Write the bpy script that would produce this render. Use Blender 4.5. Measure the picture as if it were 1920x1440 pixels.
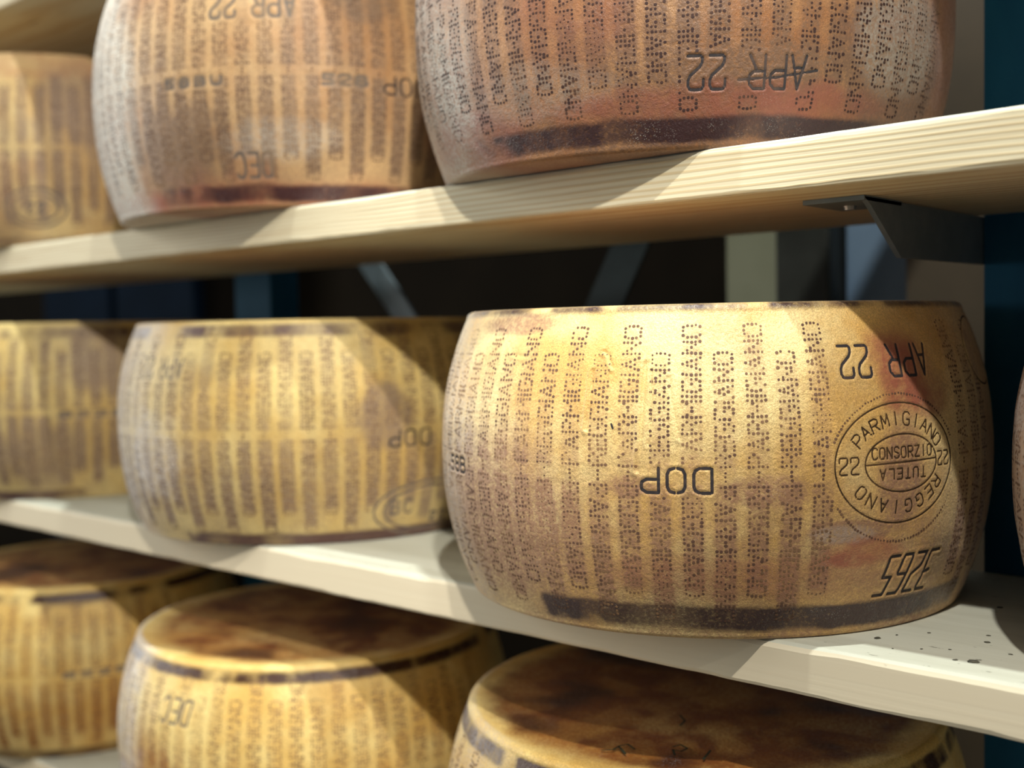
import bpy, math, random
import numpy as np
from mathutils import Matrix, Vector

for o in list(bpy.data.objects):
    bpy.data.objects.remove(o)
SC = bpy.context.scene
COL = SC.collection

# ------------------------------------------------------------------ camera
cam_d = bpy.data.cameras.new('camera')
cam = bpy.data.objects.new('camera', cam_d); COL.objects.link(cam)
SC.camera = cam
cam_d.sensor_fit = 'HORIZONTAL'; cam_d.sensor_width = 36.0
cam_d.lens = 36.0 * 2118.0 / 1920.0
_yaw, _pit, _rol = math.radians(41.471), math.radians(-2.736), math.radians(-1.152)
_fw = Vector((-math.sin(_yaw) * math.cos(_pit), math.cos(_yaw) * math.cos(_pit), math.sin(_pit)))
_r = _fw.cross(Vector((0, 0, 1))).normalized(); _u = _r.cross(_fw)
_r2 = _r * math.cos(_rol) + _u * math.sin(_rol); _u2 = -_r * math.sin(_rol) + _u * math.cos(_rol)
M = Matrix((_r2, _u2, -_fw)).transposed().to_4x4()
M.translation = Vector((0, -0.6813, 0.2138))
cam.matrix_world = M
cam_d.clip_start = 0.02
cam_d.dof.use_dof = True
cam_d.dof.focus_distance = 0.755
cam_d.dof.aperture_fstop = 3.6

# ------------------------------------------------------------------ world, lights, exposure
SC.view_settings.view_transform = 'Standard'
SC.view_settings.look = 'None'
SC.view_settings.gamma = 1.0
SC.view_settings.use_curve_mapping = False
SC.view_settings.exposure = 0.0
W = bpy.data.worlds.new('world'); SC.world = W; W.use_nodes = True
W.node_tree.nodes['Background'].inputs[0].default_value = (0.95, 1.0, 1.0, 1)
W.node_tree.nodes['Background'].inputs[1].default_value = 0.27


def lamp(name, kind, loc, target, power, size, color, spot=None):
    d = bpy.data.lights.new(name, kind); o = bpy.data.objects.new(name, d); COL.objects.link(o)
    d.energy = power; d.color = color
    if kind == 'AREA':
        d.shape = 'RECTANGLE'; d.size, d.size_y = size
    else:
        d.shadow_soft_size = size
    if kind == 'SPOT':
        d.spot_size = math.radians(spot); d.spot_blend = 0.6
    o.location = loc
    o.rotation_euler = (Vector(target) - Vector(loc)).to_track_quat('-Z', 'Y').to_euler()
    return o


lamp('ceiling_spot', 'SPOT', (0.17, -0.74, 1.62), (-0.30, 0.0, 0.2), 108, 0.022, (1.0, 0.96, 0.88), 44)
lamp('ceiling_spot', 'SPOT', (-0.45, -0.19, 2.3), (-0.55, 0.0, 0.2), 215, 0.022, (0.93, 1.0, 0.97), 70)
lamp('ceiling_spot', 'SPOT', (0.75, -1.25, 1.55), (-1.45, 0.1, 0.1), 190, 0.035, (1.0, 0.96, 0.88), 38)
lamp('aisle_daylight', 'AREA', (-4.2, -2.0, 1.1), (-0.9, 0.0, 0.2), 85, (1.6, 2.2), (1.0, 0.99, 0.96))


# ------------------------------------------------------------------ small helpers
def obj(name, me, mat=None, parent=None):
    o = bpy.data.objects.new(name, me); COL.objects.link(o)
    if mat: me.materials.append(mat)
    if parent: o.parent = parent
    return o


def tag(o, label=None, cat=None, group=None, kind=None):
    if label: o['label'] = label
    if cat: o['category'] = cat
    if group: o['group'] = group
    if kind: o['kind'] = kind
    return o


def empty(name, loc):
    o = bpy.data.objects.new(name, None); COL.objects.link(o); o.location = loc
    o.empty_display_size = 0.05
    return o


def mesh_from(name, V, F, smooth=True):
    me = bpy.data.meshes.new(name)
    me.from_pydata(V if isinstance(V, list) else V.tolist(), [], F if isinstance(F, list) else F.tolist())
    if smooth:
        me.polygons.foreach_set('use_smooth', np.ones(len(me.polygons), bool))
    me.update()
    return me


def box_mesh(name, x0, x1, y0, y1, z0, z1, bev=0.0):
    import bmesh
    bm = bmesh.new()
    vs = [bm.verts.new((x, y, z)) for x in (x0, x1) for y in (y0, y1) for z in (z0, z1)]
    for f in ((0, 1, 3, 2), (4, 6, 7, 5), (0, 4, 5, 1), (2, 3, 7, 6), (0, 2, 6, 4), (1, 5, 7, 3)):
        bm.faces.new([vs[i] for i in f])
    if bev:
        bmesh.ops.bevel(bm, geom=bm.edges[:], offset=bev, segments=2, affect='EDGES', profile=0.5)
    bmesh.ops.recalc_face_normals(bm, faces=bm.faces[:])
    me = bpy.data.meshes.new(name); bm.to_mesh(me); bm.free()
    return me


def prism_mesh(name, pts, axis, a0, a1, bev=0.0):
    """extrude polygon pts (2D) along axis 'x' (pts are y,z) or 'y' (pts are x,z)"""
    import bmesh
    bm = bmesh.new()
    def P(p, a): return (a, p[0], p[1]) if axis == 'x' else (p[0], a, p[1])
    A = [bm.verts.new(P(p, a0)) for p in pts]; B = [bm.verts.new(P(p, a1)) for p in pts]
    bm.faces.new(A); bm.faces.new(B[::-1])
    n = len(pts)
    for i in range(n):
        bm.faces.new([A[i], A[(i + 1) % n], B[(i + 1) % n], B[i]])
    if bev:
        bmesh.ops.bevel(bm, geom=bm.edges[:], offset=bev, segments=1, affect='EDGES')
    bmesh.ops.recalc_face_normals(bm, faces=bm.faces[:])
    me = bpy.data.meshes.new(name); bm.to_mesh(me); bm.free()
    return me


def vnoise(u, v, seed):
    """smooth value noise in 0..1 at coordinates u,v (numpy)"""
    rg = np.random.RandomState(seed); T = rg.rand(128, 128)
    iu = np.floor(u).astype(int); iv = np.floor(v).astype(int)
    fu = u - iu; fv = v - iv
    fu = fu * fu * (3 - 2 * fu); fv = fv * fv * (3 - 2 * fv)
    a = T[iu % 128, iv % 128]; b = T[(iu + 1) % 128, iv % 128]
    c = T[iu % 128, (iv + 1) % 128]; d = T[(iu + 1) % 128, (iv + 1) % 128]
    return (a * (1 - fu) + b * fu) * (1 - fv) + (c * (1 - fu) + d * fu) * fv


def fbm(s, z, scale, seed, oct=4):
    o = np.zeros_like(s); amp = 0.5; tot = 0
    for k in range(oct):
        o += amp * vnoise(s * scale * 2 ** k + 17.3 * k + 40, z * scale * 2 ** k + 9.1 * k + 40, seed + k); tot += amp; amp *= 0.5
    return o / tot


def sstep(a, b, x):
    t = np.clip((x - a) / (b - a), 0, 1)
    return t * t * (3 - 2 * t)


# ------------------------------------------------------------------ materials
class NT:
    def __init__(s, name):
        s.m = bpy.data.materials.new(name); s.m.use_nodes = True
        s.t = s.m.node_tree; s.n = s.t.nodes; s.b = s.n['Principled BSDF']
    def new(s, typ, **kw):
        n = s.n.new(typ)
        for k, v in kw.items(): setattr(n, k, v)
        return n
    def link(s, a, b): s.t.links.new(a, b)
    def setin(s, node, key, val):
        if hasattr(val, 'is_linked') or hasattr(val, 'links'): s.link(val, node.inputs[key])
        else: node.inputs[key].default_value = val
    def math(s, op, a, b=0.0, clamp=False):
        n = s.new('ShaderNodeMath', operation=op); n.use_clamp = clamp
        s.setin(n, 0, a); s.setin(n, 1, b); return n.outputs[0]
    def mix(s, fac, a, b, mode='MIX'):
        n = s.new('ShaderNodeMix', data_type='RGBA', blend_type=mode)
        s.setin(n, 0, fac); s.setin(n, 6, a); s.setin(n, 7, b); return n.outputs[2]
    def ramp(s, fac, p0, p1, c0=0.0, c1=1.0):
        n = s.new('ShaderNodeMapRange'); n.interpolation_type = 'SMOOTHSTEP'
        s.setin(n, 0, fac); s.setin(n, 1, p0); s.setin(n, 2, p1); s.setin(n, 3, c0); s.setin(n, 4, c1)
        return n.outputs[0]
    def coords(s, scale=(1, 1, 1), loc=(0, 0, 0)):
        tc = s.new('ShaderNodeTexCoord'); mp = s.new('ShaderNodeMapping')
        mp.inputs['Scale'].default_value = scale; mp.inputs['Location'].default_value = loc
        s.link(tc.outputs['Object'], mp.inputs[0]); return mp.outputs[0]
    def noise(s, vec, scale, detail=4, rough=0.55, dist=0.0):
        n = s.new('ShaderNodeTexNoise'); s.link(vec, n.inputs['Vector'])
        n.inputs['Scale'].default_value = scale; n.inputs['Detail'].default_value = detail
        n.inputs['Roughness'].default_value = rough; n.inputs['Distortion'].default_value = dist
        return n.outputs['Fac']
    def bump(s, h, strength, dist, prev=None):
        n = s.new('ShaderNodeBump'); n.inputs['Strength'].default_value = strength; n.inputs['Distance'].default_value = dist
        s.link(h, n.inputs['Height'])
        if prev is not None: s.link(prev, n.inputs['Normal'])
        return n.outputs[0]


def lin(r, g, b):
    f = lambda c: (c / 255 / 12.92) if c / 255 <= 0.04045 else ((c / 255 + 0.055) / 1.055) ** 2.4
    return (f(r), f(g), f(b), 1.0)


def rind_material(name, yellow, amber, dirt, red, band, mold_sheen, offs, sheen=0.22, gloss=0.1):
    """aged cheese rind: two-tone base, stains from the mesh's own stain layers, fine flecks and grain"""
    t = NT(name)
    v = t.coords(loc=offs)
    at = t.new('ShaderNodeAttribute', attribute_name='stain')
    sep = t.new('ShaderNodeSeparateColor'); t.link(at.outputs['Color'], sep.inputs[0])
    D, R, B, Mo = sep.outputs[0], sep.outputs[1], sep.outputs[2], at.outputs['Alpha']
    n1 = t.noise(v, 9, 5, 0.6); n2 = t.noise(v, 45, 5, 0.65); n3 = t.noise(v, 380, 4, 0.65); n4 = t.noise(v, 1050, 2, 0.6)
    base = t.mix(t.ramp(n1, 0.38, 0.64), yellow, amber)
    base = t.mix(t.ramp(n2, 0.45, 0.75, 0, 0.35), base, amber)
    # fine mottling of the rind
    base = t.mix(t.ramp(n3, 0.40, 0.80, 0.0, 0.26), base, dirt)
    g = t.ramp(n4, 0.3, 0.7, 0.74, 1.16)
    base = t.mix(1.0, base, t.mix(1.0, (0, 0, 0, 1), g, 'ADD'), 'MULTIPLY')
    dm = t.math('MULTIPLY', D, t.ramp(n3, 0.25, 0.65, 0.55, 1.2), True)
    base = t.mix(dm, base, dirt)
    base = t.mix(t.math('MULTIPLY', R, t.ramp(n2, 0.25, 0.65, 0.4, 1.1), True), base, red)
    bm = t.math('MULTIPLY', B, t.ramp(n3, 0.2, 0.55, 0.75, 1.2), True)
    base = t.mix(bm, base, band)
    mm = t.math('MULTIPLY', Mo, t.ramp(n3, 0.36, 0.62, 0.25, 1.0), True)
    base = t.mix(mm, base, mold_sheen)
    # pale salt-like flecks, more where the mould/sheen and dirt layers sit
    vo = t.new('ShaderNodeTexVoronoi'); t.link(v, vo.inputs['Vector']); vo.inputs['Scale'].default_value = 700
    fl = t.ramp(vo.outputs['Distance'], 0.30, 0.14)
    where = t.math('MULTIPLY', t.math('ADD', t.math('ADD', Mo, t.math('MULTIPLY', D, 0.5)), t.math('MULTIPLY', B, 0.35)), t.ramp(n2, 0.46, 0.68), True)
    base = t.mix(t.math('MULTIPLY', t.math('MULTIPLY', fl, where), 0.75), base, mold_sheen)
    t.link(base, t.b.inputs['Base Color'])
    ro = t.math('ADD', t.ramp(n3, 0.3, 0.7, 0.36, 0.58), t.math('MULTIPLY', Mo, gloss))
    ro = t.math('SUBTRACT', ro, t.math('MULTIPLY', B, 0.16))
    t.link(ro, t.b.inputs['Roughness'])
    t.b.inputs['Specular IOR Level'].default_value = 0.42
    t.b.inputs['Sheen Weight'].default_value = sheen
    t.b.inputs['Sheen Roughness'].default_value = 0.45
    b1 = t.bump(n2, 0.5, 0.0022)
    b2 = t.bump(n3, 0.55, 0.0011, b1)
    b3 = t.bump(n4, 0.35, 0.0006, b2)
    t.link(b3, t.b.inputs['Normal'])
    return t.m


def ink_material(name, dark, worn, lo=0.42, hi=0.72):
    t = NT(name); v = t.coords()
    n = t.noise(v, 28, 4, 0.6); n2 = t.noise(v, 300, 2, 0.5)
    c = t.mix(t.ramp(n, lo, hi, 0.0, 0.8), dark, worn)
    c = t.mix(t.ramp(n2, 0.5, 0.75, 0, 0.4), c, worn)
    t.link(c, t.b.inputs['Base Color']); t.b.inputs['Roughness'].default_value = 0.6
    t.b.inputs['Specular IOR Level'].default_value = 0.25
    return t.m


def wood_material(name, light, mid, dark, grain=1.0, top=None, fleck=0.0):
    t = NT(name)
    v = t.coords(scale=(0.7, 60, 60)); vw = t.coords(scale=(0.9, 1, 1))
    dis = t.noise(t.coords(scale=(1.4, 9, 9)), 1.2, 3, 0.5)
    vv = t.new('ShaderNodeVectorMath', operation='ADD')
    t.link(v, vv.inputs[0])
    cmb = t.new('ShaderNodeCombineXYZ'); t.link(t.math('MULTIPLY', dis, 1.1), cmb.inputs[1]); t.link(t.math('MULTIPLY', dis, 1.3), cmb.inputs[2])
    t.link(cmb.outputs[0], vv.inputs[1])
    wv = t.new('ShaderNodeTexWave', wave_type='RINGS', rings_direction='X', wave_profile='SIN')
    t.link(vv.outputs[0], wv.inputs['Vector']); wv.inputs['Scale'].default_value = 1.25
    wv.inputs['Distortion'].default_value = 1.1; wv.inputs['Detail'].default_value = 2; wv.inputs['Detail Scale'].default_value = 0.7
    line = t.ramp(wv.outputs['Fac'], 0.35, 0.95)
    fine = t.noise(t.coords(scale=(6, 260, 260)), 1.0, 4, 0.6)
    big = t.noise(t.coords(scale=(2.2, 7, 7)), 1.0, 3, 0.5)
    c = t.mix(t.math('MULTIPLY', line, 0.75 * grain), light, mid)
    c = t.mix(t.ramp(fine, 0.42, 0.78, 0, 0.45 * grain), c, dark)
    c = t.mix(t.ramp(big, 0.5, 0.8, 0, 0.35 * grain + 0.05), c, mid)
    if top is not None:
        ge = t.new('ShaderNodeNewGeometry'); sx = t.new('ShaderNodeSeparateXYZ'); t.link(ge.outputs['True Normal'], sx.inputs[0])
        up = t.ramp(sx.outputs[2], 0.35, 0.6)
        st = t.noise(t.coords(scale=(3, 26, 26)), 1.0, 5, 0.65)
        tc = t.mix(t.ramp(st, 0.4, 0.75, 0, 0.55), top, lin(158, 155, 136))
        c = t.mix(up, c, tc)
        if fleck:
            sp = t.noise(t.coords(scale=(70, 190, 190)), 1.0, 3, 0.6)
            msk = t.math('MULTIPLY', t.ramp(sp, 0.655, 0.72), t.ramp(t.noise(t.coords(), 9, 2, 0.5), 0.42, 0.58), True)
            c = t.mix(t.math('MULTIPLY', t.math('MULTIPLY', msk, up), fleck), c, lin(62, 62, 48))
    # small knots / dark slits in the grain
    kn = t.noise(t.coords(scale=(14, 120, 120), loc=(3.1, 0, 0)), 1.0, 2, 0.5)
    c = t.mix(t.ramp(kn, 0.76, 0.82, 0, 0.7), c, lin(92, 62, 34))
    t.link(c, t.b.inputs['Base Color'])
    t.b.inputs['Roughness'].default_value = 0.62; t.b.inputs['Specular IOR Level'].default_value = 0.3
    b = t.bump(line, 0.25 * grain, 0.0006); b = t.bump(fine, 0.3 * grain, 0.0005, b)
    t.link(b, t.b.inputs['Normal'])
    return t.m


def plain_material(name, c0, c1, rough=0.5, metal=0.0, scale=30, stretch=(1, 1, 1), bump=0.1):
    t = NT(name); v = t.coords(scale=stretch)
    n = t.noise(v, scale, 4, 0.6)
    t.link(t.mix(t.ramp(n, 0.35, 0.7), c0, c1), t.b.inputs['Base Color'])
    t.b.inputs['Roughness'].default_value = rough; t.b.inputs['Metallic'].default_value = metal
    t.link(t.bump(n, bump, 0.001), t.b.inputs['Normal'])
    return t.m


# ------------------------------------------------------------------ structure: floor, back wall
S_UP, T_SH, S_LOW = 0.3363, 0.0341, -0.345
m_floor = plain_material('concrete', lin(78, 74, 66), lin(100, 96, 86), 0.7, 0, 6)
m_wall = plain_material('dark_wall', lin(22, 17, 9), lin(28, 22, 13), 0.8, 0, 4)
for _m in (m_wall,):
    _m.node_tree.nodes['Principled BSDF'].inputs['Specular IOR Level'].default_value = 0.08
tag(obj('floor', box_mesh('floor', -7, 3, -4.5, 1.6, -1.06, -1.0), m_floor), kind='structure')
tag(obj('wall_back', box_mesh('wall_back', -7, 3, 1.52, 1.6, -1.0, 3.0), m_wall), kind='structure')

# ------------------------------------------------------------------ wooden shelves
def shelf_mesh(name, x0, x1, z, t, depth, seed, ch=0.0035):
    """a long board: cross-section with chamfered edges, slightly worn along the front"""
    rg = np.random.RandomState(seed)
    xs = np.arange(x0, x1 + 1e-6, 0.012); n = len(xs)
    w1 = fbm(xs * 1.0, xs * 0 + seed, 22, seed, 3) - 0.5; w2 = fbm(xs, xs * 0 + seed + 5, 35, seed + 9, 3) - 0.5
    prof = []
    c = ch + 0.0035 * np.clip(w1, -0.35, 0.6)
    cb = 0.003 + 0.003 * np.clip(w2, -0.4, 0.6)
    o = np.zeros(n)
    ring = [(c, o), (c * 0.3, o - c * 0.35), (o, o - c), (o, o - t * 0.5), (o, o - t + cb), (cb * 0.3, o - t + cb * 0.3), (cb, o - t),
            (o + depth * 0.33, o - t), (o + depth * 0.66, o - t), (o + depth - 0.003, o - t), (o + depth, o - t + 0.003), (o + depth, o - 0.003), (o + depth - 0.003, o),
            (o + depth * 0.66, o), (o + depth * 0.33, o)]
    m = len(ring)
    V = np.zeros((n, m, 3))
    for k, (yy, zz) in enumerate(ring):
        V[:, k, 0] = xs; V[:, k, 1] = yy; V[:, k, 2] = z + zz
    idx = np.arange(n * m).reshape(n, m)
    F = []
    for i in range(n - 1):
        for k in range(m):
            F.append([idx[i, k], idx[i + 1, k], idx[i + 1, (k + 1) % m], idx[i, (k + 1) % m]])
    F.append([int(a) for a in idx[0, :]][::1]); F.append([int(a) for a in idx[-1, ::-1]])
    F = [[int(a) for a in f] for f in F]
    return mesh_from(name, V.reshape(-1, 3), F, smooth=False)


wood_top = wood_material('pine_with_grain', lin(230, 220, 188), lin(212, 190, 146), lin(182, 152, 104), 1.0, lin(222, 222, 206))
wood_mid = wood_material('pale_planed_wood', lin(226, 212, 182), lin(214, 196, 164), lin(192, 168, 134), 0.14, lin(188, 188, 172), 0.95)
wood_low = wood_material('pale_shelf_wood', lin(226, 210, 176), lin(212, 188, 148), lin(190, 162, 120), 0.5, lin(190, 190, 174), 0.6)

up = obj('shelf_board', shelf_mesh('shelf_board', -3.6, 0.55, S_UP, T_SH, 0.30, 3), wood_top)
tag(up, 'pine shelf board with visible grain carrying the upper row of wheels', 'shelf')
mid = obj('shelf_board', shelf_mesh('shelf_board', -3.6, 0.55, 0.0, T_SH, 0.30, 11, 0.0045), wood_mid)
tag(mid, 'smooth whitish shelf board with dark specks, carrying the middle row of wheels', 'shelf')
low = obj('shelf_board', shelf_mesh('shelf_board', -3.6, 0.55, S_LOW, T_SH, 0.30, 21), wood_low)
tag(low, 'lowest shelf board, only its front edge showing at bottom left under the lower wheels', 'shelf')
topb = obj('shelf_board', shelf_mesh('shelf_board', -3.6, 0.55, 2 * S_UP + 0.006, T_SH, 0.30, 31), wood_top)
tag(topb, 'highest shelf board, its underside showing in the top left corner', 'shelf')

# ------------------------------------------------------------------ steel rack: posts, brackets, braces
m_post = plain_material('blue_painted_steel', lin(24, 76, 104), lin(30, 86, 114), 0.6, 0.0, 14, (1, 1, 0.3), 0.15)
m_post.node_tree.nodes['Principled BSDF'].inputs['Specular IOR Level'].default_value = 0.15
m_brk = plain_material('grey_painted_steel', lin(108, 120, 124), lin(120, 132, 136), 0.45, 0.2, 40)
m_bolt = plain_material('zinc_bolt', lin(150, 150, 146), lin(170, 170, 165), 0.35, 0.8, 60)


def c_post(name, x0, x1, y0, y1, label):
    t = 0.004
    pts = [(x0, y1), (x0, y0), (x1, y0), (x1, y1), (x1 - t, y1), (x1 - t, y0 + t), (x0 + t, y0 + t), (x0 + t, y1)]
    import bmesh
    bm = bmesh.new()
    A = [bm.verts.new((p[0], p[1], -1.0)) for p in pts]; B = [bm.verts.new((p[0], p[1], 1.5)) for p in pts]
    n = len(pts)
    bm.faces.new(A); bm.faces.new(B[::-1])
    for i in range(n): bm.faces.new([A[i], A[(i + 1) % n], B[(i + 1) % n], B[i]])
    bmesh.ops.recalc_face_normals(bm, faces=bm.faces[:])
    me = bpy.data.meshes.new(name); bm.to_mesh(me); bm.free()
    root = empty(name, ((x0 + x1) / 2, y0, -1.0))
    me.transform(Matrix.Translation(root.location).inverted())
    p = obj('upright', me, m_post, root)
    return tag(root, label, 'rack post'), p


def bracket(root, xc, y_post, z_under):
    """shelf bracket on a post: vertical gusset plate, top flange, screw"""
    inv = Matrix.Translation(root.location).inverted()
    yp = y_post + 0.006
    me = prism_mesh('bracket_plate', [(0.068, z_under - 0.001), (yp, z_under - 0.001), (yp, z_under - 0.041), (0.131, z_under - 0.041), (0.078, z_under - 0.006)], 'x', xc - 0.002, xc + 0.002)
    me.transform(inv); obj('bracket_plate', me, m_brk, root)
    me = prism_mesh('bracket_flange', [(xc - 0.044, z_under - 0.0035), (xc + 0.002, z_under - 0.0035), (xc + 0.002, z_under - 0.0002), (xc - 0.044, z_under - 0.0002)], 'y', 0.068, 0.132)
    me.transform(inv); f = obj('bracket_flange', me, m_brk, root)
    import bmesh
    bm = bmesh.new()
    bmesh.ops.create_cone(bm, cap_ends=True, segments=12, radius1=0.004, radius2=0.005, depth=0.003, matrix=Matrix.Translation((xc - 0.024, 0.102, z_under - 0.0048)))
    me = bpy.data.meshes.new('bracket_screw'); bm.to_mesh(me); bm.free()
    me.transform(inv); obj('bracket_screw', me, m_bolt, f)


r1, _ = c_post('rack_post', -0.334, -0.246, 0.302, 0.352, 'dark blue steel rack post at right behind the sharp middle wheel')
r2, _ = c_post('rack_post', -1.410, -1.326, 0.302, 0.352, 'dark blue steel rack post at left behind the blurred wheels')
for z in (S_UP - T_SH, -T_SH, S_LOW - T_SH):
    bracket(r1, -0.337, 0.302, z)


def strap(name, x0, z0, x1, z1, w, y, mat, label):
    d = Vector((x1 - x0, z1 - z0)).normalized(); nn = Vector((-d.y, d.x)) * (w / 2)
    pts = [(x0 + nn.x, z0 + nn.y), (x1 + nn.x, z1 + nn.y), (x1 - nn.x, z1 - nn.y), (x0 - nn.x, z0 - nn.y)]
    o = obj(name, prism_mesh(name, pts, 'y', y, y + 0.005), mat)
    return tag(o, label, 'brace', 'cross braces behind the rack')


m_strap = plain_material('dark_painted_strap', lin(26, 34, 34), lin(32, 40, 40), 0.7, 0.0, 30)
strap('brace_bar', -1.64, 0.75, -0.06, -1.0, 0.036, 0.42, m_brk, 'grey steel brace slanting down to the right behind the blurred middle wheel')
strap('brace_bar', -0.478, 0.86, -1.54, -1.0, 0.048, 0.43, m_strap, 'dark steel brace slanting down to the left behind the sharp middle wheel')

# things standing behind the rack
m_cream = plain_material('cream_panel', lin(120, 118, 94), lin(130, 128, 104), 0.6, 0, 5)
m_dark = plain_material('dark_metal', lin(40, 40, 34), lin(48, 48, 42), 0.5, 0.2, 20)
m_bluegrey = plain_material('blue_grey_sheet', lin(98, 116, 136), lin(108, 126, 144), 0.45, 0.0, 6)
m_shaded = plain_material('shaded_panel_brown', lin(66, 54, 38), lin(76, 62, 44), 0.6, 0.0, 6)  # shadow on the back panel given as a brown colour
m_navy = plain_material('navy_panel', lin(4, 16, 28), lin(6, 20, 34), 0.7, 0, 8)
m_navy.node_tree.nodes['Principled BSDF'].inputs['Specular IOR Level'].default_value = 0.06
o = obj('panel', box_mesh('panel', -0.772, -0.695, 0.62, 0.66, -1.0, 0.42, 0.003), m_cream)
tag(o, 'cream vertical panel strip behind the rack, left of a dark upright', 'panel')
o = obj('column', box_mesh('column', -0.690, -0.618, 0.60, 0.67, -1.0, 1.4, 0.004), m_dark)
tag(o, 'dark metal upright between the cream strip and the blue-grey sheet', 'column')
o = obj('panel', box_mesh('panel', -0.615, -0.535, 0.64, 0.66, -1.0, 0.42, 0.003), m_bluegrey)
tag(o, 'blue-grey sheet panel behind the rack, right of the dark upright', 'panel')
o = obj('panel', box_mesh('panel', -0.534, 0.9, 0.625, 0.65, -1.0, 1.4, 0.003), m_shaded)  # shadowed stretch of the back panel, shade put into its colour
tag(o, 'panel with brown shade painted in behind the rack at right, left of the blue post', 'panel')
for a, b, lab in ((-3.75, -3.32, 'navy panel at far left behind the rack'), (-3.28, -2.85, 'navy panel just left of the blurred rack post')):
    o = obj('panel', box_mesh('panel', a, b, 1.16, 1.2, -1.0, 1.4, 0.004), m_navy)
    tag(o, lab, 'panel')

# ------------------------------------------------------------------ cheese wheels
RM, RR = 0.2250, 0.1997
PITCH = 0.0030
DOT = {}
def _st(u): return [(u, v) for v in range(5)]
DOT['P'] = (2.7, _st(0) + [(1, 4), (2, 4), (1, 2), (2, 2), (2.65, 3)])
DOT['R'] = (2.7, _st(0) + [(1, 4), (2, 4), (1, 2), (2, 2), (2.65, 3), (2.5, 1), (2.75, 0)])
DOT['A'] = (2.7, [(1.35, 4), (1.02, 3), (1.68, 3), (.7, 2), (2.0, 2), (.36, 1), (1.35, 1), (2.34, 1), (.05, 0), (2.65, 0)])
DOT['M'] = (3.6, _st(0) + _st(3.6) + [(.55, 3), (1.35, 2), (2.25, 2), (3.05, 3)])
DOT['I'] = (0.0, _st(0))
DOT['G'] = (2.8, [(0, 1), (0, 2), (0, 3), (.3, 4), (1.25, 4), (2.2, 4), (.35, 0), (1.35, 0), (2.35, 0), (2.75, 1), (2.75, 2), (1.75, 2)])
DOT['N'] = (2.6, _st(0) + _st(2.6) + [(.7, 3), (1.3, 2), (1.9, 1)])
DOT['O'] = (2.7, [(0, 1), (0, 2), (0, 3), (.4, 4), (1.35, 4), (2.3, 4), (2.7, 1), (2.7, 2), (2.7, 3), (.4, 0), (1.35, 0), (2.3, 0)])
DOT['E'] = (2.0, _st(0) + [(1, 4), (2, 4), (1, 2), (2, 2), (1, 0), (2, 0)])


def word_dots(word):
    u0 = 0; out = []
    for ch in word:
        w, pts = DOT[ch]
        out += [(u0 + a, b - 2) for a, b in pts]; u0 += w + 1.08
    return np.array(out), u0


WORDS = {w: word_dots(w) for w in ('PARMIGIANO', 'REGGIANO')}

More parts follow.
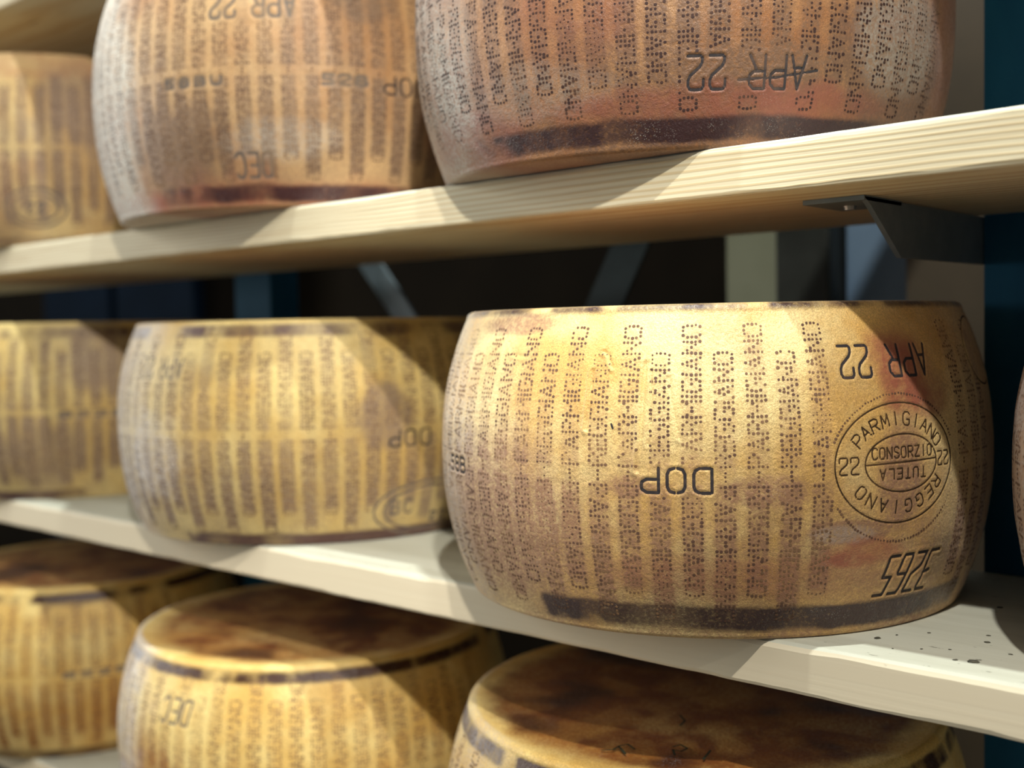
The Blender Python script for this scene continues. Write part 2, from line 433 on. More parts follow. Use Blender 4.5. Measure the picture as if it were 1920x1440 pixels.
FONT = {
    'A': [[(0, 0), (.5, 1), (1, 0)], [(.2, .36), (.8, .36)]],
    'B': [[(0, 0), (0, 1), (.7, 1), (.95, .87), (.95, .65), (.7, .53), (0, .53)], [(.7, .53), (1, .4), (1, .14), (.75, 0), (0, 0)]],
    'C': [[(1, .85), (.75, 1), (.3, 1), (.05, .8), (0, .5), (.05, .2), (.3, 0), (.75, 0), (1, .15)]],
    'D': [[(0, .03), (0, .97)], [(.1, 1), (.55, 1)], [(.55, 0), (.1, 0)], [(.68, .99), (.92, .9), (1, .75), (1, .25), (.92, .1), (.68, .01)]],
    'E': [[(1, 1), (0, 1), (0, 0), (1, 0)], [(0, .52), (.8, .52)]],
    'G': [[(1, .85), (.75, 1), (.3, 1), (.05, .8), (0, .5), (.05, .2), (.3, 0), (.8, 0), (1, .12), (1, .45), (.6, .45)]],
    'I': [[(.5, 0), (.5, 1)]],
    'L': [[(0, 1), (0, 0), (1, 0)]],
    'M': [[(0, 0), (.05, 1), (.5, .3), (.95, 1), (1, 0)]],
    'N': [[(0, 0), (0, 1), (1, 0), (1, 1)]],
    'O': [[(.4, 1), (.12, .93), (0, .75), (0, .25), (.12, .07), (.4, 0)], [(.6, 0), (.88, .07), (1, .25), (1, .75), (.88, .93), (.6, 1)]],
    'P': [[(0, 0), (0, 1), (.7, 1), (.97, .87), (1, .72), (.97, .58), (.7, .46), (.05, .46)]],
    'R': [[(0, 0), (0, 1), (.7, 1), (.97, .87), (1, .74), (.97, .6), (.7, .49), (.05, .49)], [(.5, .49), (1, 0)]],
    'S': [[(.95, .85), (.7, 1), (.3, 1), (.03, .85), (.05, .65), (.3, .53), (.7, .47), (.96, .33), (.96, .14), (.7, 0), (.3, 0), (.03, .15)]],
    'T': [[(0, 1), (1, 1)], [(.5, 1), (.5, 0)]],
    'U': [[(0, 1), (0, .25), (.15, .05), (.4, 0), (.6, 0), (.85, .05), (1, .25), (1, 1)]],
    'Z': [[(0, 1), (1, 1), (0, 0), (1, 0)]],
    '0': [[(.3, 1), (.05, .85), (0, .5), (.05, .15), (.3, 0), (.7, 0), (.95, .15), (1, .5), (.95, .85), (.7, 1), (.3, 1)]],
    '2': [[(.02, .7), (.02, .9), (.14, .99), (.5, 1), (.86, .99), (.98, .88), (.98, .72), (.85, .58), (.25, .33), (.1, .2), (.08, .06), (.2, 0), (1, 0)]],
    '3': [[(0, 1), (.9, 1), (.98, .9), (.9, .56), (.35, .5)], [(.9, .56), (.98, .1), (.9, 0), (0, 0)]],
    '5': [[(1, 1), (.12, 1), (.06, .54), (.85, .54), (.9, .04), (.8, 0), (0, 0)]],
    '6': [[(1, 1), (.2, 1), (.08, .9), (.0, .1), (.1, 0), (.85, 0), (.95, .1), (.95, .45), (.85, .5), (.05, .5)]],
    '8': [[(.3, 1), (.06, .88), (.06, .64), (.3, .53), (.7, .53), (.95, .64), (.95, .88), (.7, 1), (.3, 1)], [(.3, .53), (0, .4), (0, .13), (.3, 0), (.7, 0), (1, .13), (1, .4), (.7, .53)]],
    '2a': [[(0, 1), (.9, 1), (.95, .92), (.9, .55), (.15, .36), (.08, .3), (.0, 0), (.95, 0)]],
}


def text_strokes(txt, s0, z0, w, h, gap, rot180=False, slant=0.0, space=None):
    """strokes of a line of engraved text in (arc length, height) around its centre s0,z0"""
    n = len(txt); tot = sum((space if c == ' ' and space is not None else w) for c in txt) + gap * (n - 1)
    u = -tot / 2; out = []
    for ch in txt:
        cw = space if ch == ' ' and space is not None else w
        for pl in FONT.get(ch, []):
            p = np.array(pl, float); p = np.stack([u + p[:, 0] * w + slant * (p[:, 1] - .5) * h, (p[:, 1] - .5) * h], 1)
            if rot180: p = -p
            out.append(p + (s0, z0))
        u += cw + gap
    return out


def ring_strokes(s0, z0, a, b, n=90, a0=0, a1=360):
    t = np.radians(np.linspace(a0, a1, n)); return [np.stack([s0 + a * np.cos(t), z0 + b * np.sin(t)], 1)]


def ring_text(txt, s0, z0, a, b, ang0, ang1, w, h):
    """letters standing on an oval, running clockwise from ang0 to ang1, tops outward"""
    out = []
    for k, ch in enumerate(txt):
        an = math.radians(ang0 + (ang1 - ang0) * k / max(1, len(txt) - 1))
        c = np.array([s0 + a * math.cos(an), z0 + b * math.sin(an)])
        nrm = np.array([math.cos(an) / a, math.sin(an) / b]); nrm /= np.linalg.norm(nrm); tg = np.array([nrm[1], -nrm[0]])
        for pl in FONT.get(ch, []):
            p = np.array(pl, float)
            out.append(c + (p[:, :1] - .5) * w * tg + (p[:, 1:] - .5) * h * nrm)
    return out


def seal_strokes(s0, z0, k=1.0):
    st = ring_strokes(s0, z0, .0515 * k, .0405 * k, 120) + ring_strokes(s0 + .0028 * k, z0, .0318 * k, .0194 * k, 90)
    st += [np.array([(s0 - .029 * k, z0 - .0002), (s0 + .0346 * k, z0 + .0012)])]
    st += ring_text('PARMIGIANO', s0, z0 + .0004, .0405 * k, .0295 * k, 147, 27, .0060 * k, .0088 * k)
    st += ring_text('REGGIANO', s0, z0 - .0004, .0405 * k, .0295 * k, -30, -143, .0060 * k, .0088 * k)
    st += text_strokes('22', s0 - .0412 * k, z0, .0062 * k, .0112 * k, .0022 * k)
    st += text_strokes('22', s0 + .0425 * k, z0 + .0005, .0050 * k, .0096 * k, .0020 * k, True)
    st += text_strokes('CONSORZIO', s0 + .003 * k, z0 + .0072 * k, .0042 * k, .0074 * k, .0019 * k)
    st += text_strokes('TUTELA', s0 + .003 * k, z0 - .0072 * k, .0044 * k, .0072 * k, .0028 * k, True)
    return st


INK_DOT = ink_material('lettering_stain', lin(98, 72, 60), lin(160, 124, 88), 0.40, 0.72)
INK_DOT_DARK = ink_material('dark_lettering_stain', lin(58, 40, 38), lin(112, 82, 62), 0.46, 0.80)
INK_MARK = ink_material('engraved_mark_stain', lin(54, 50, 52), lin(104, 84, 72), 0.45, 0.8)
INK_SEAL = ink_material('seal_line_stain', lin(58, 44, 30), lin(120, 90, 58), 0.42, 0.78)
INK_FAINT = ink_material('faint_mark_stain', lin(104, 96, 90), lin(150, 124, 96), 0.4, 0.7)


class Wheel:
    def __init__(s, cx, cy, z0, H, seed, rmat, res, th0, cols, marks, stains, label, rr=RR, rm=RM, creases=(), view=(-170, 50), topring=None, tilt=0.0, group='aged cheese wheels on the shelves', dotmat=None, extra=()):
        s.H, s.rr, s.rm, s.seed = H, rr, rm, seed
        s.root = empty('cheese_wheel', (cx, cy, z0))
        tag(s.root, label, 'cheese wheel', group)
        s.strokes = []  # (polyline s,z ; half width ; depth)
        for mk in marks:
            for pl in mk['st']: s.strokes.append((pl, mk['w'], mk.get('depth', 0.0007)))
        s.creases = creases
        s.cols = list(range(*cols)) + list(extra)
        s.build_rind(rmat, res, view, th0, cols, marks, stains)
        s.build_dots(th0, cols, marks, dotmat or INK_DOT)
        for mk in marks: s.build_mark(mk)

    def r0(s, z):
        q = np.abs(2 * np.clip(z / s.H, 0, 1) - 1)
        return s.rr + (s.rm - s.rr) * (1 - q ** 2.2)

    def lump(s, th, z):
        sl = th * s.rm
        return 0.0022 * (fbm(sl, z, 9, s.seed, 2) - .5) + 0.0009 * (fbm(sl, z, 42, s.seed + 7, 3) - .5)

    def groove(s, S, Z):
        g = np.zeros_like(S)
        for pl, w, d in s.strokes:
            if d <= 0: continue
            lo = pl.min(0) - 4 * w - .002; hi = pl.max(0) + 4 * w + .002
            idx = np.nonzero((S > lo[0]) & (S < hi[0]) & (Z > lo[1]) & (Z < hi[1]))
            if len(idx[0]) == 0: continue
            ps, pz = S[idx], Z[idx]; dm = np.full(ps.shape, 1e9)
            for a, b in zip(pl[:-1], pl[1:]):
                ab = b - a; L2 = max(ab @ ab, 1e-12)
                t = np.clip(((ps - a[0]) * ab[0] + (pz - a[1]) * ab[1]) / L2, 0, 1)
                dm = np.minimum(dm, np.hypot(ps - a[0] - t * ab[0], pz - a[1] - t * ab[1]))
            dep = -d * np.exp(-(dm / (w * 1.15)) ** 4) + d * .35 * np.exp(-((dm - 2.5 * w) / (w * .9)) ** 2)
            g[idx] = np.where(np.abs(dep) > np.abs(g[idx]), dep, g[idx])
        for pl, w, d in s.creases:
            pl = np.array(pl, float)
            lo = pl.min(0) - 4 * w; hi = pl.max(0) + 4 * w
            idx = np.nonzero((S > lo[0]) & (S < hi[0]) & (Z > lo[1]) & (Z < hi[1]))
            if len(idx[0]) == 0: continue
            ps, pz = S[idx], Z[idx]; dm = np.full(ps.shape, 1e9); sg = np.zeros(ps.shape); ends = np.ones(ps.shape)
            for a, b in zip(pl[:-1], pl[1:]):
                ab = b - a; L2 = max(ab @ ab, 1e-12)
                t = np.clip(((ps - a[0]) * ab[0] + (pz - a[1]) * ab[1]) / L2, 0, 1)
                dd = np.hypot(ps - a[0] - t * ab[0], pz - a[1] - t * ab[1]); m = dd < dm
                sg = np.where(m, np.sign(ps - a[0] - t * ab[0]), sg); dm = np.minimum(dm, dd)
            x = sg * dm / w
            g[idx] += d * (-np.exp(-(x / .6) ** 2) + .8 * np.exp(-((x + 1.3) / .8) ** 2))
        return g

    def radius(s, th, z):
        return s.r0(z) + s.lump(th, z) * sstep(0, .02, z) * sstep(s.H, s.H - .01, z) + s.groove(th * s.rm, z)

    def build_rind(s, mat, res, view, th0, cols, marks, stains):
        H = s.H; dth = res / s.rm
        t0, t1 = map(math.radians, view)
        th = np.concatenate([np.arange(t0, t1, dth), np.linspace(t1, t0 + 2 * math.pi, 40, endpoint=False)])
        n = len(th); be = 0.0045; bt = 0.006
        nz = int(round(H / res))
        zs = np.linspace(be, H - bt, nz)
        rows = []  # (r scale kind)
        # underside
        for f in (0.0, .3, .6, .85, .96): rows.append(('flat', f * (s.rr - be), 0.0))
        for k in range(0, 5):
            a = math.pi / 2 * k / 5; rows.append(('bev', -be + be * math.sin(a), be - be * math.cos(a)))
        for z in zs: rows.append(('side', 0, z))
        for k in range(1, 8):
            a = math.pi / 2 * k / 7; rows.append(('bev', -bt + bt * math.cos(a), H - bt + bt * math.sin(a)))
        rt = s.rr - bt
        for f in np.linspace(.985, 0, 26): rows.append(('flat', f * rt, H))
        m = len(rows)
        R = np.zeros((m, n)); Z = np.zeros((m, n))
        side = [i for i, r in enumerate(rows) if r[0] == 'side']
        TH, ZZ = np.meshgrid(th, zs)
        R[side] = s.radius(TH, ZZ); Z[side] = ZZ
        rb = R[side[0]]; rtp = R[side[-1]]
        for i, (k, a, z) in enumerate(rows):
            if k == 'side': continue
            Z[i] = z
            if k == 'bev':
                # blend from the side's own edge
                R[i] = (rb + a) if z < H / 2 else (rtp + a)
            else:
                R[i] = a
                if z > H / 2:
                    R[i] = a / rt * (rtp - bt)
                    Z[i] += 0.0012 * (fbm(a * np.cos(th) + 3, a * np.sin(th) + 3, 16, s.seed + 3, 3) - .5) - 0.0025 * (1 - (a / rt) ** 6)
        X = R * np.cos(th); Y = R * np.sin(th)
        V = np.stack([X, Y, Z], -1).reshape(-1, 3)
        i0 = np.arange((m - 1) * n).reshape(m - 1, n); i1 = np.roll(i0, -1, 1)
        F = np.stack([i0, i1, i1 + n, i0 + n], -1).reshape(-1, 4)
        # collapse degenerate poles simply: they are tiny rings of radius 0
        me = bpy.data.meshes.new('rind')
        me.vertices.add(len(V)); me.vertices.foreach_set('co', V.astype(np.float32).ravel())
        me.loops.add(F.size); me.loops.foreach_set('vertex_index', F.astype(np.int32).ravel())
        me.polygons.add(len(F)); me.polygons.foreach_set('loop_start', np.arange(0, F.size, 4, dtype=np.int32))
        me.polygons.foreach_set('use_smooth', np.ones(len(F), bool))
        me.update(calc_edges=True); me.validate()
        # stain layers: R dirt, G red, B dark band, A mould and painted left-side sheen
        TA = np.broadcast_to(th, (m, n)); deg = np.degrees(TA)
        Sx = TA * s.rm
        D = np.zeros((m, n)); Rd = np.zeros((m, n)); Bd = np.zeros((m, n)); Mo = np.zeros((m, n))
        nA = fbm(Sx, Z, 14, s.seed + 20); nB = fbm(Sx, Z, 45, s.seed + 30); nC = fbm(Sx, Z * .4, 30, s.seed + 40)
        top = np.array([r[0] == 'flat' and r[2] > H / 2 for r in rows])
        # halo along the lettering columns
        halo = np.zeros((m, n)); zc = H / 2
        for c in s.cols:
            dt = np.abs((deg - (th0 + 5.5 * c) + 180) % 360 - 180)
            long_up = (c % 2 == 0)
            zt = zc + (.098 if long_up else .080) * .96; zb = zc - (.080 if long_up else .098) * .96
            halo = np.maximum(halo, sstep(2.4, 1.1, dt + 1.2 * (nB - .5)) * sstep(zt + .006, zt - .004, Z) * sstep(zb - .006, zb + .004, Z) * (1 - .75 * sstep(.0065, .003, np.abs(Z - zc))))
        halo[top] = 0
        gh = stains.get('halo', (.25, .65))
        lowness = sstep(H * .75, H * .15, Z + .05 * (nA - .5))
        D += halo * (gh[0] + (gh[1] - gh[0]) * lowness) * (.45 + 1.1 * nA)
        D += stains.get('dirt', .0) * sstep(.45, .8, nA) + stains.get('low', .0) * lowness * (.3 + nB)
        if 'bandlow' in stains:
            zb0, zb1, b0, b1, st = stains['bandlow']
            wob = .006 * (nC - .5)
            Bd += st * sstep(zb0 - .004, zb0 + .001, Z + wob) * sstep(zb1 + .004, zb1 - .001, Z + wob) * sstep(b0 - 4, b0 + 8, deg + 30 * (nB - .5)) * sstep(b1 + 6, b1 - 6, deg + 30 * (nB - .5)) * (.35 + .9 * nC)
        if 'bandtop' in stains:
            zt0, zt1, st = stains['bandtop']
            Bd += st * sstep(H - zt0 - .003, H - zt0 + .001, Z) * sstep(H - zt1 + .003, H - zt1 - .001, Z) * sstep(.22, .55, nC) * (.45 + .75 * nB) * (~top[:, None])
        for (kind, d0, zz, wd, wz, st) in stains.get('spots', []):
            q = ((deg - d0 + 180) % 360 - 180) / wd; e = q * q + ((Z - zz) / wz) ** 2
            f = st * sstep(1.5, .25, e + 1.6 * (nA - .5) + .9 * (nB - .5)) * (~top[:, None])
            {'D': D, 'R': Rd, 'B': Bd, 'M': Mo}[kind][...] += f
        if 'mold_sheen_left' in stains:  # whitish left side: mould plus the sheen of grazing light painted in
            d0, d1, st = stains['mold_sheen_left']
            Mo += st * sstep(d1, d0, deg + 26 * (nA - .5) + 12 * (nB - .5)) * (.3 + 1.0 * nB) * (~top[:, None])
        if 'red' in stains: Rd += stains['red'] * sstep(.5, .75, fbm(Sx, Z, 11, s.seed + 60))
        # top face: brown stain with shelf shade painted in, rim kept pale as lit
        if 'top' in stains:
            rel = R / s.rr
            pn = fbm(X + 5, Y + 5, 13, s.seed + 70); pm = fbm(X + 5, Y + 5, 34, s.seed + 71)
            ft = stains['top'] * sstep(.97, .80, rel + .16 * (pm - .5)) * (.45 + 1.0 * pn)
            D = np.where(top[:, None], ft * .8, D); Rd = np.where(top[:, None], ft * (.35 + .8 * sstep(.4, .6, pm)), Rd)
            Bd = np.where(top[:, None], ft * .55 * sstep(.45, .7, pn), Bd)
        col = np.clip(np.stack([D, Rd, Bd, Mo], -1), 0, 1).reshape(-1, 4).astype(np.float32)
        a = me.attributes.new('stain', 'FLOAT_COLOR', 'POINT'); a.data.foreach_set('color', col.ravel())
        s.rind = obj('rind', me, mat, s.root)

    def to3d(s, sv, zv, lift):
        th = np.asarray(sv) / s.rm; z = np.asarray(zv)
        r = s.radius(th, z) + lift
        return np.stack([r * np.cos(th), r * np.sin(th), z], -1)

    def build_dots(s, th0, cols, marks, mat):
        rg = np.random.RandomState(s.seed + 99); pts = []
        zc = s.H / 2
        for c in s.cols:
            sc = math.radians(th0 + 5.5 * c) * s.rm
            for up in (True, False):
                word = 'PARMIGIANO' if (c % 2 == 0) == up else 'REGGIANO'
                d, _ = WORDS[word]
                u = (d[:, 0] + 2.3) * PITCH * 0.965; v = d[:, 1] * PITCH
                # reads upward (letter tops to the left), lower word turned the other way up
                p = np.stack([sc - v, zc + u], 1) if up else np.stack([sc + v, zc - u], 1)
                pts.append(p)
            pts.append(np.stack([np.full(3, sc), zc + np.array([-.95, 0, .95]) * PITCH], 1))
        if not pts: return
        p = np.concatenate(pts)
        keep = (p[:, 1] > .012) & (p[:, 1] < s.H - .010) & (rg.rand(len(p)) > .05)
        for mk in marks:
            if mk.get('clear') is not None:
                for (a0, a1, b0, b1) in mk['clear']:
                    keep &= ~((p[:, 0] > a0) & (p[:, 0] < a1) & (p[:, 1] > b0) & (p[:, 1] < b1))
            if mk.get('oval') is not None:
                a0, b0, a1, b1 = mk['oval']; keep &= (((p[:, 0] - a0) / a1) ** 2 + ((p[:, 1] - b0) / b1) ** 2) > 1
            if mk.get('dots') is not None: pass
        p = p[keep]
        for mk in marks:
            if mk.get('dots') is not None: p = np.concatenate([p, mk['dots']])
        p += rg.normal(0, .00016, p.shape)
        wear = fbm(p[:, 0], p[:, 1], 26, s.seed + 15, 3)
        rad = (0.00066 + .00030 * rg.rand(len(p))) * (1.22 - .7 * sstep(.5, .85, wear))
        k = 7; an = np.linspace(0, 2 * np.pi, k, endpoint=False)
        el = 1 + .25 * rg.rand(len(p))
        S = p[:, :1] + rad[:, None] * np.cos(an) * el[:, None]; Zz = p[:, 1:] + rad[:, None] * np.sin(an)
        C = s.to3d(p[:, 0], p[:, 1], .00022); Rg = s.to3d(S, Zz, .00016)
        V = np.concatenate([C[:, None], Rg], 1)
        b = (np.arange(len(p)) * (k + 1))[:, None]; i = np.arange(k)
        F = np.stack([np.broadcast_to(b, (len(p), k)), b + 1 + i, b + 1 + (i + 1) % k], -1).reshape(-1, 3)
        o = obj('dotted_lettering', mesh_from('dotted_lettering', V.reshape(-1, 3), F), mat, s.root)
        o['label'] = 'columns of dotted lettering around the side'

    def build_mark(s, mk):
        V = []; F = []
        w = mk['w']
        for pl in mk['st']:
            pts = [pl[0]]
            for a, b in zip(pl[:-1], pl[1:]):
                L = np.linalg.norm(b - a); nn = max(1, int(math.ceil(L / .0018)))
                for q in range(1, nn + 1): pts.append(a + (b - a) * q / nn)
            pts = np.array(pts)
            for a, b in zip(pts[:-1], pts[1:]):
                d = b - a; L = np.linalg.norm(d)
                if L < 1e-7: continue
                nn = np.array([-d[1], d[0]]) / L * w
                i = len(V); V += [a + nn, a - nn, b - nn, b + nn]; F.append([i, i + 1, i + 2, i + 3])
            for c in pts:
                i = len(V); V.append(c)
                for q in range(8):
                    an = 2 * math.pi * q / 8; V.append(c + np.array([math.cos(an), math.sin(an)]) * w)
                for q in range(8): F.append([i, i + 1 + q, i + 1 + (q + 1) % 8])
        V = np.array(V)
        P3 = s.to3d(V[:, 0], V[:, 1], mk.get('lift', .00022))
        o = obj(mk['name'], mesh_from(mk['name'], P3, F), mk.get('mat', INK_MARK), s.root)
        if mk.get('label'): o['label'] = mk['label']


def arc(deg): return math.radians(deg) * RM
def mark(name, st, w=.0009, mat=None, label=None, depth=.0007, clear=None, oval=None, dots=None):
    return dict(name=name, st=st, w=w, mat=mat or INK_MARK, label=label, depth=depth, clear=clear, oval=oval, dots=dots)
def text_mark(name, txt, deg, z, w, h, gap, rot=True, slant=0.0, space=None, sw=.0009, mat=None, label=None, pad=.003, depth=.0007, alt=None):
    t = [alt.get(c, c) if alt else c for c in txt]
    st = text_strokes(t, arc(deg), z, w, h, gap, rot, slant, space)
    al = np.concatenate(st); lo = al.min(0) - pad; hi = al.max(0) + pad
    return mark(name, st, sw, mat, label, depth, clear=[(lo[0], hi[0], lo[1], hi[1])])


MOLD_SHEEN = lin(196, 192, 180)  # mould tone, also used for the painted sheen
mat_main = rind_material('golden_rind', lin(244, 218, 152), lin(222, 176, 98), lin(160, 120, 88), lin(160, 94, 68), lin(66, 44, 40), MOLD_SHEEN, (0, 0, 0))
mat_t3 = rind_material('reddish_rind', lin(188, 142, 94), lin(156, 102, 60), lin(116, 86, 64), lin(132, 74, 58), lin(56, 36, 36), lin(182, 178, 166), (3, 1, 2), 0.15, -0.12)
mat_t2 = rind_material('tan_rind', lin(218, 178, 126), lin(194, 142, 90), lin(140, 112, 86), lin(170, 96, 70), lin(74, 44, 44), lin(224, 222, 210), (7, 2, 1))
mat_gold = rind_material('yellow_rind', lin(234, 208, 136), lin(208, 170, 92), lin(142, 118, 92), lin(170, 104, 66), lin(84, 56, 50), lin(214, 210, 208), (1, 6, 4))
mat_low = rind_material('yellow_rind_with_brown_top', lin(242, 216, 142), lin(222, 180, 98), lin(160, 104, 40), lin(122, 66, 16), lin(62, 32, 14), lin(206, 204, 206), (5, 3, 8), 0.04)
mat_t1 = rind_material('pale_tan_rind', lin(226, 196, 136), lin(204, 162, 98), lin(142, 116, 92), lin(168, 110, 72), lin(84, 56, 50), lin(214, 210, 200), (2, 9, 4))

# --- the sharp wheel on the middle shelf
H3 = 0.2293
s_seal = arc(-23.6); z_seal = 0.1195
_t = np.radians(np.arange(0, 360, 2.75)); _dd = np.stack([s_seal + .0560 * np.cos(_t), z_seal - .0034 + .0500 * np.sin(_t)], 1)
_ang = np.degrees(_t); _dd = _dd[((_ang > 20) & (_ang < 158)) | ((_ang > 208) & (_ang < 345))]
marks3 = [
    text_mark('origin_mark', 'DOP', -63.5, .1122, .0118, .0165, .0058, True, sw=.00105, label='dark stencilled letters DOP upside down', pad=.0028),
    text_mark('date_mark', 'APR 22', -24.2, .1882, .0102, .0212, .0040, True, space=.0085, sw=.00095, label='engraved date APR 22 upside down', depth=.0009),
    text_mark('serial_number', '3265', -19.0, .0412, .0098, .0275, .0042, True, slant=.32, sw=.00105, label='engraved slanted number upside down', depth=.0010, alt={'2': '2a'}),
    text_mark('side_code', '58B', -116.5, .111, .0085, .011, .0032, False, sw=.0010, label='small dark code at the left edge', pad=.002),
    mark('round_seal', seal_strokes(s_seal, z_seal), .00055, INK_SEAL, 'round engraved seal with double ring and lettering', .00055,
         oval=(s_seal, z_seal, .0585, .0525), dots=_dd),
    mark('nick', [np.array([(arc(-74.8), .1492), (arc(-74.5), .1464)])], .0007, None, 'small dark nick in the rind', 0),
    mark('oval_stamp', ring_strokes(arc(12), .192, .038, .0255, 70), .0006, INK_SEAL, 'oval ring pressed near the right edge', .0007, oval=(arc(12), .192, .04, .027)),
]
def cr(pts): return [(arc(a), z) for a, z in pts]
creases3 = [(cr([(-78.9, .185), (-79.0, .165), (-79.5, .145)]), .0018, .0012), (cr([(-69.0, .190), (-69.2, .165), (-69.6, .135), (-70.2, .118)]), .0018, .0013),
            (cr([(-68.0, .185), (-67.7, .160), (-68.3, .135)]), .0014, .0008), (cr([(-64.8, .18), (-63.8, .155), (-62.9, .14)]), .0016, .0007),
            (cr([(-75.2, .187), (-76.3, .196), (-77.2, .198)]), .0016, .0012), (cr([(-101, .205), (-99, .196), (-95, .194)]), .0015, .0007)]
Wheel(-0.5115, 0.1466, 0.0, H3, 5, mat_main, .0011, -60.8, (-14, 5), marks3,
      dict(halo=(.25, .6), dirt=.2, low=.65, bandlow=(.009, .0235, -90, -4, 1.0), bandtop=(.0035, .0004, .9),
           mold_sheen_left=(-128, -104, .75), top=.8,
           spots=[('R', -21, .185, 8, .030, 1.0), ('R', -29, .060, 9, .010, .8), ('R', -18, .160, 8, .012, .5), ('D', -33, .075, 8, .008, .9), ('D', -23, .112, 5, .040, .75),
                  ('D', -101, .218, 14, .008, .8), ('D', -48, .105, 7, .010, .5), ('R', -50, .045, 30, .016, .35), ('D', -72, .108, 4, .008, .6), ('D', -14, .165, 5, .02, .6), ('M', -35, .074, 6, .006, .3), ('D', -105, .08, 22, .06, .5), ('B', -12, .05, 6, .02, .35)]),
      'golden cheese wheel in sharp focus on the middle shelf, with round seal and DOP mark', creases=creases3, extra=(10, 11, 12))

# --- upper shelf, in front: reddish wheel
marksT3 = [
    text_mark('date_mark', 'APR 22', -44.2, .0488, .0112, .0215, .0042, True, space=.0085, sw=.00095, label='engraved date APR 22 upside down', depth=.0011),
    mark('strike_line', [np.array([(arc(-46), .0436), (arc(-43), .0445), (arc(-39), .0452), (arc(-35), .0478), (arc(-31), .0505)])], .0008, None, 'scratch struck through the date'),
]
Wheel(-0.5437, 0.1570, S_UP, 0.2505, 15, mat_t3, .0011, -60.8 + .3, (-13, 12), marksT3,
      dict(halo=(.22, .6), dirt=.5, low=.45, red=.35, bandlow=(.0075, .0200, -98, -14, 1.0), mold_sheen_left=(-120, -104, .9),
           spots=[('R', -50, .03, 34, .016, .8), ('R', -108, .02, 22, .02, .6), ('M', -85, .045, 18, .020, .2), ('D', -42, .05, 16, .018, .45), ('D', -12, .06, 14, .05, .8), ('M', -12, .08, 10, .04, .45), ('M', -108, .1, 8, .06, .4)]),
      'reddish brown cheese wheel at top right, upper shelf, dark scabby band at its base', dotmat=INK_DOT_DARK)

# --- upper shelf, second from right
marksT2 = [
    text_mark('month_mark', 'DEC', -51.5, .0385, .0092, .022, .004, True, sw=.0014, mat=INK_FAINT, label='worn engraved letters upside down'),
    text_mark('date_mark', 'APR 22', -50.5, .186, .0105, .021, .0045, True, space=.008, sw=.0015, mat=INK_FAINT, label='faint engraved date'),
    text_mark('side_code', '58BU', -66.0, .1175, .010, .008, .007, False, sw=.0015, mat=INK_FAINT, label='grey smudged code across the lettering'),
    text_mark('tally_mark', '528', -28.5, .117, .011, .009, .005, False, sw=.0015, mat=INK_FAINT, label='grey smudged code'),
    text_mark('origin_mark', 'DOP', -12.5, .115, .0118, .0165, .0058, True, sw=.0011),
]
Wheel(-1.0282, 0.1358, S_UP, 0.2505, 25, mat_t2, .0022, -63.9, (-9, 14), marksT2,
      dict(halo=(.36, .78), dirt=.25, low=.35, red=.35, bandlow=(.007, .019, -76, -8, 1.0), mold_sheen_left=(-102, -80, 1.7),
           spots=[('R', -60, .012, 60, .012, .5), ('D', -72, .05, 12, .05, .7), ('D', -22, .2, 8, .03, .6), ('M', -45, .06, 14, .02, .3)]),
      'tan cheese wheel with mouldy, sheen-whitened left side, second from right on the upper shelf')

# --- upper shelf, far left
marksT1 = [mark('oval_stamp', ring_strokes(arc(-38), .048, .040, .0245, 60) + ring_strokes(arc(-38), .048, .030, .017, 50) + text_strokes('22', arc(-38), .048, .008, .014, .006), .0015, INK_FAINT, 'oval stamp near the base', .0006, oval=(arc(-38), .048, .044, .027))]
Wheel(-1.605, 0.15, S_UP, 0.2505, 35, mat_t1, .0026, -63.0, (-8, 14), marksT1,
      dict(halo=(.5, .7), dirt=.3, low=.25, red=.2, bandlow=(.004, .010, -80, -10, .5), mold_sheen_left=(-60, -40, .25),
           spots=[('D', -22, .19, 14, .06, .7), ('R', -40, .235, 40, .02, .4)]),
      'leftmost cheese wheel on the upper shelf, with an oval stamp near its base')

# --- middle shelf, second from right
marksC2 = [
    text_mark('date_mark', 'APR 22', -86, .182, .0092, .0205, .0036, True, space=.006, sw=.0011, mat=INK_FAINT, label='faint engraved date'),
    text_mark('origin_mark', 'DOP', -14.5, .1060, .0118, .0165, .0058, True, sw=.0012, label='dark stencilled letters DOP'),
    mark('oval_stamp', ring_strokes(arc(-6.5), .031, .070, .0290, 70) + ring_strokes(arc(-6.5), .031, .058, .0235, 70) + text_strokes('BC', arc(-16), .034, .010, .014, .006) + text_strokes('22', arc(-3), .020, .008, .009, .006), .0012, INK_FAINT, 'yellow oval stamp near the base', .0008, oval=(arc(-6.5), .031, .074, .032)),
]
Wheel(-1.0579, 0.1678, 0.0, H3, 45, mat_gold, .0022, -69.0, (-8, 16), marksC2,
      dict(halo=(.3, .62), dirt=.1, low=.45, bandlow=(.0, .012, -85, 10, .95), bandtop=(.016, .006, .9), mold_sheen_left=(-108, -84, .8), top=.7,
           spots=[('D', -22, .13, 7, .03, .7), ('M', -88, .09, 10, .05, .5), ('B', -18, .218, 9, .010, .5)]),
      'yellow cheese wheel second from right on the middle shelf, blurred, with an oval stamp')

# --- middle shelf, far left
Wheel(-1.605, 0.17, 0.0, 0.2365, 55, mat_gold, .0026, -64.0, (-8, 14),
      [text_mark('side_code', '8528', -27, .115, .016, .007, .006, False, sw=.0012, mat=INK_FAINT, label='grey smudged code')],
      dict(halo=(.42, .7), dirt=.3, low=.45, bandlow=(.003, .012, -85, -26, .9), bandtop=(.020, .008, .8), top=.7,
           spots=[('D', -24, .19, 12, .05, .8), ('D', -45, .06, 14, .05, .5)]),
      'leftmost cheese wheel on the middle shelf, its right side tucked behind the next wheel')

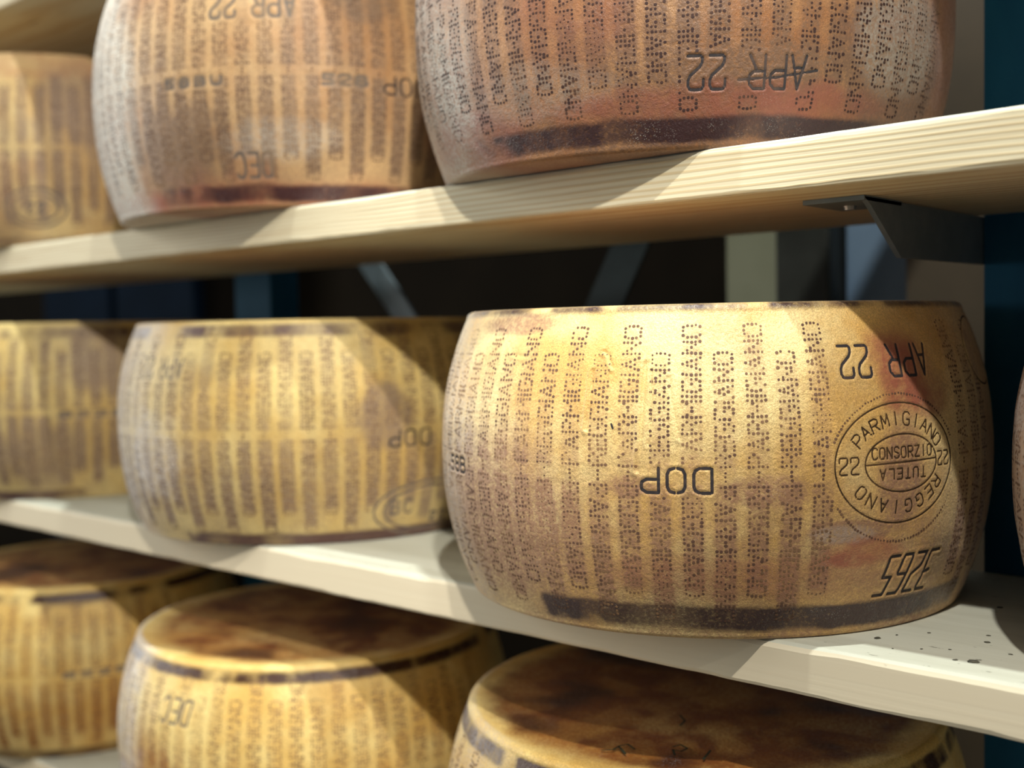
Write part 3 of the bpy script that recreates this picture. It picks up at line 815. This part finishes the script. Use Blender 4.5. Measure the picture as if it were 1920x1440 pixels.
# --- middle shelf, right of the post
Wheel(-0.030, 0.16, 0.0, 0.2340, 65, mat_t3, .0026, -60, (-22, -10), [],
      dict(halo=(.2, .4), dirt=.5, low=.3, red=.3, bandlow=(.008, .02, -150, -60, .9), mold_sheen_left=(-100, -60, .6)),
      'brownish cheese wheel at the right picture edge, only its left side showing', view=(-220, 0))

# --- lower shelf
zL = S_LOW
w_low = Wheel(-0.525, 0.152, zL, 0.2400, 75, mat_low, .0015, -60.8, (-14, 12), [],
      dict(halo=(.3, .7), dirt=.3, low=.5, bandlow=(.009, .022, -100, 0, .8), bandtop=(.0175, .007, 1.2), top=1.3, mold_sheen_left=(-122, -100, .4)),
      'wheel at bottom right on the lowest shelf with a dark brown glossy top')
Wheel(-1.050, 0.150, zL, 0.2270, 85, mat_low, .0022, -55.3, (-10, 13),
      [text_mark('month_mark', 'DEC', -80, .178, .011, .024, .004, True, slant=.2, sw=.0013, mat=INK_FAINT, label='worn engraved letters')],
      dict(halo=(.22, .5), dirt=.1, low=.4, bandtop=(.0155, .007, 1.2), top=1.0, mold_sheen_left=(-106, -86, 1.0), spots=[('D', -86, .10, 12, .05, .6)]),
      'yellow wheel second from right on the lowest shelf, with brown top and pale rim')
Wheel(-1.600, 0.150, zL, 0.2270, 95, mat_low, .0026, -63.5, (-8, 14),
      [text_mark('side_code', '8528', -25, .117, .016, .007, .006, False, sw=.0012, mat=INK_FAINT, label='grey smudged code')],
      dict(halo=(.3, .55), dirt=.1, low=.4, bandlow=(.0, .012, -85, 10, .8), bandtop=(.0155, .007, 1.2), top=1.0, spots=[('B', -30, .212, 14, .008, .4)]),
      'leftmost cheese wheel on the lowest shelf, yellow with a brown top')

def pen_mark(parent, polys, z, w):
    V = []; F = []
    for pl in polys:
        pl = np.array(pl, float)
        for a, b in zip(pl[:-1], pl[1:]):
            d = b - a; nn = np.array([-d[1], d[0]]) / np.linalg.norm(d) * w
            i = len(V); V += [(*(a + nn), z), (*(a - nn), z), (*(b - nn), z), (*(b + nn), z)]; F.append([i, i + 1, i + 2, i + 3])
        for c in pl:
            i = len(V); V.append((*c, z))
            for q in range(8): V.append((c[0] + w * math.cos(q * math.pi / 4), c[1] + w * math.sin(q * math.pi / 4), z))
            for q in range(8): F.append([i, i + 1 + q, i + 1 + (q + 1) % 8])
    o = obj('pen_mark', mesh_from('pen_mark', V, F), m_pen, parent); o['label'] = 'dark green pen scribble on the top face'


m_pen = plain_material('dark_green_ink', lin(34, 46, 36), lin(52, 58, 44), 0.5, 0, 200)
for polys in ([[(.016, -.163), (.022, -.157), (.021, -.148), (.024, -.141), (.034, -.146)], [(.022, -.1495), (.034, -.158)]],
              [[(.054, -.124), (.056, -.117), (.064, -.120), (.064, -.128), (.057, -.129), (.064, -.137)]],
              [[(.085, -.131), (.080, -.113)]], [[(.020, -.062), (.030, -.070), (.033, -.082)]]):
    pen_mark(w_low.root, polys, .2405 - .0001, .0009)

# ------------------------------------------------------------------ crumbs on the middle shelf
def crumb(x, y, r, seed, label):
    import bmesh
    rg = random.Random(seed); bm = bmesh.new()
    bmesh.ops.create_icosphere(bm, subdivisions=2, radius=1.0)
    for v in bm.verts:
        k = 0.75 + 0.5 * rg.random(); v.co = Vector((v.co.x * r * k * 1.5, v.co.y * r * k, v.co.z * r * 0.35 * k))
    me = bpy.data.meshes.new('crumb'); bm.to_mesh(me); bm.free()
    o = obj('rind_crumb', me, m_crumb); o.location = (x, y, r * 0.22); o.rotation_euler.z = rg.random() * 3
    return tag(o, label, 'crumb', 'dark crumbs on the middle shelf')


m_crumb = plain_material('dark_crumb', lin(52, 52, 42), lin(86, 82, 66), 0.8, 0, 300)
cl = 'small dark crumb lying on the whitish middle shelf beside the sharp wheel'
crumb(-0.249, 0.031, .0024, 1, 'largest dark crumb on the whitish middle shelf, near its front edge at right')
crumb(-0.318, 0.047, .0017, 2, 'dark crumb on the middle shelf closest under the sharp wheel')
for i, (x, y, r) in enumerate(((-.296, .081, .0010), (-.259, .029, .0012), (-.311, .063, .0008), (-.257, .081, .0013), (-.281, .18, .0016), (-.27, .05, .0008), (-.236, .062, .0010), (-.285, .040, .0007), (-.262, .098, .0010), (-.30, .030, .0006))):
    crumb(x, y, r, 10 + i, cl)
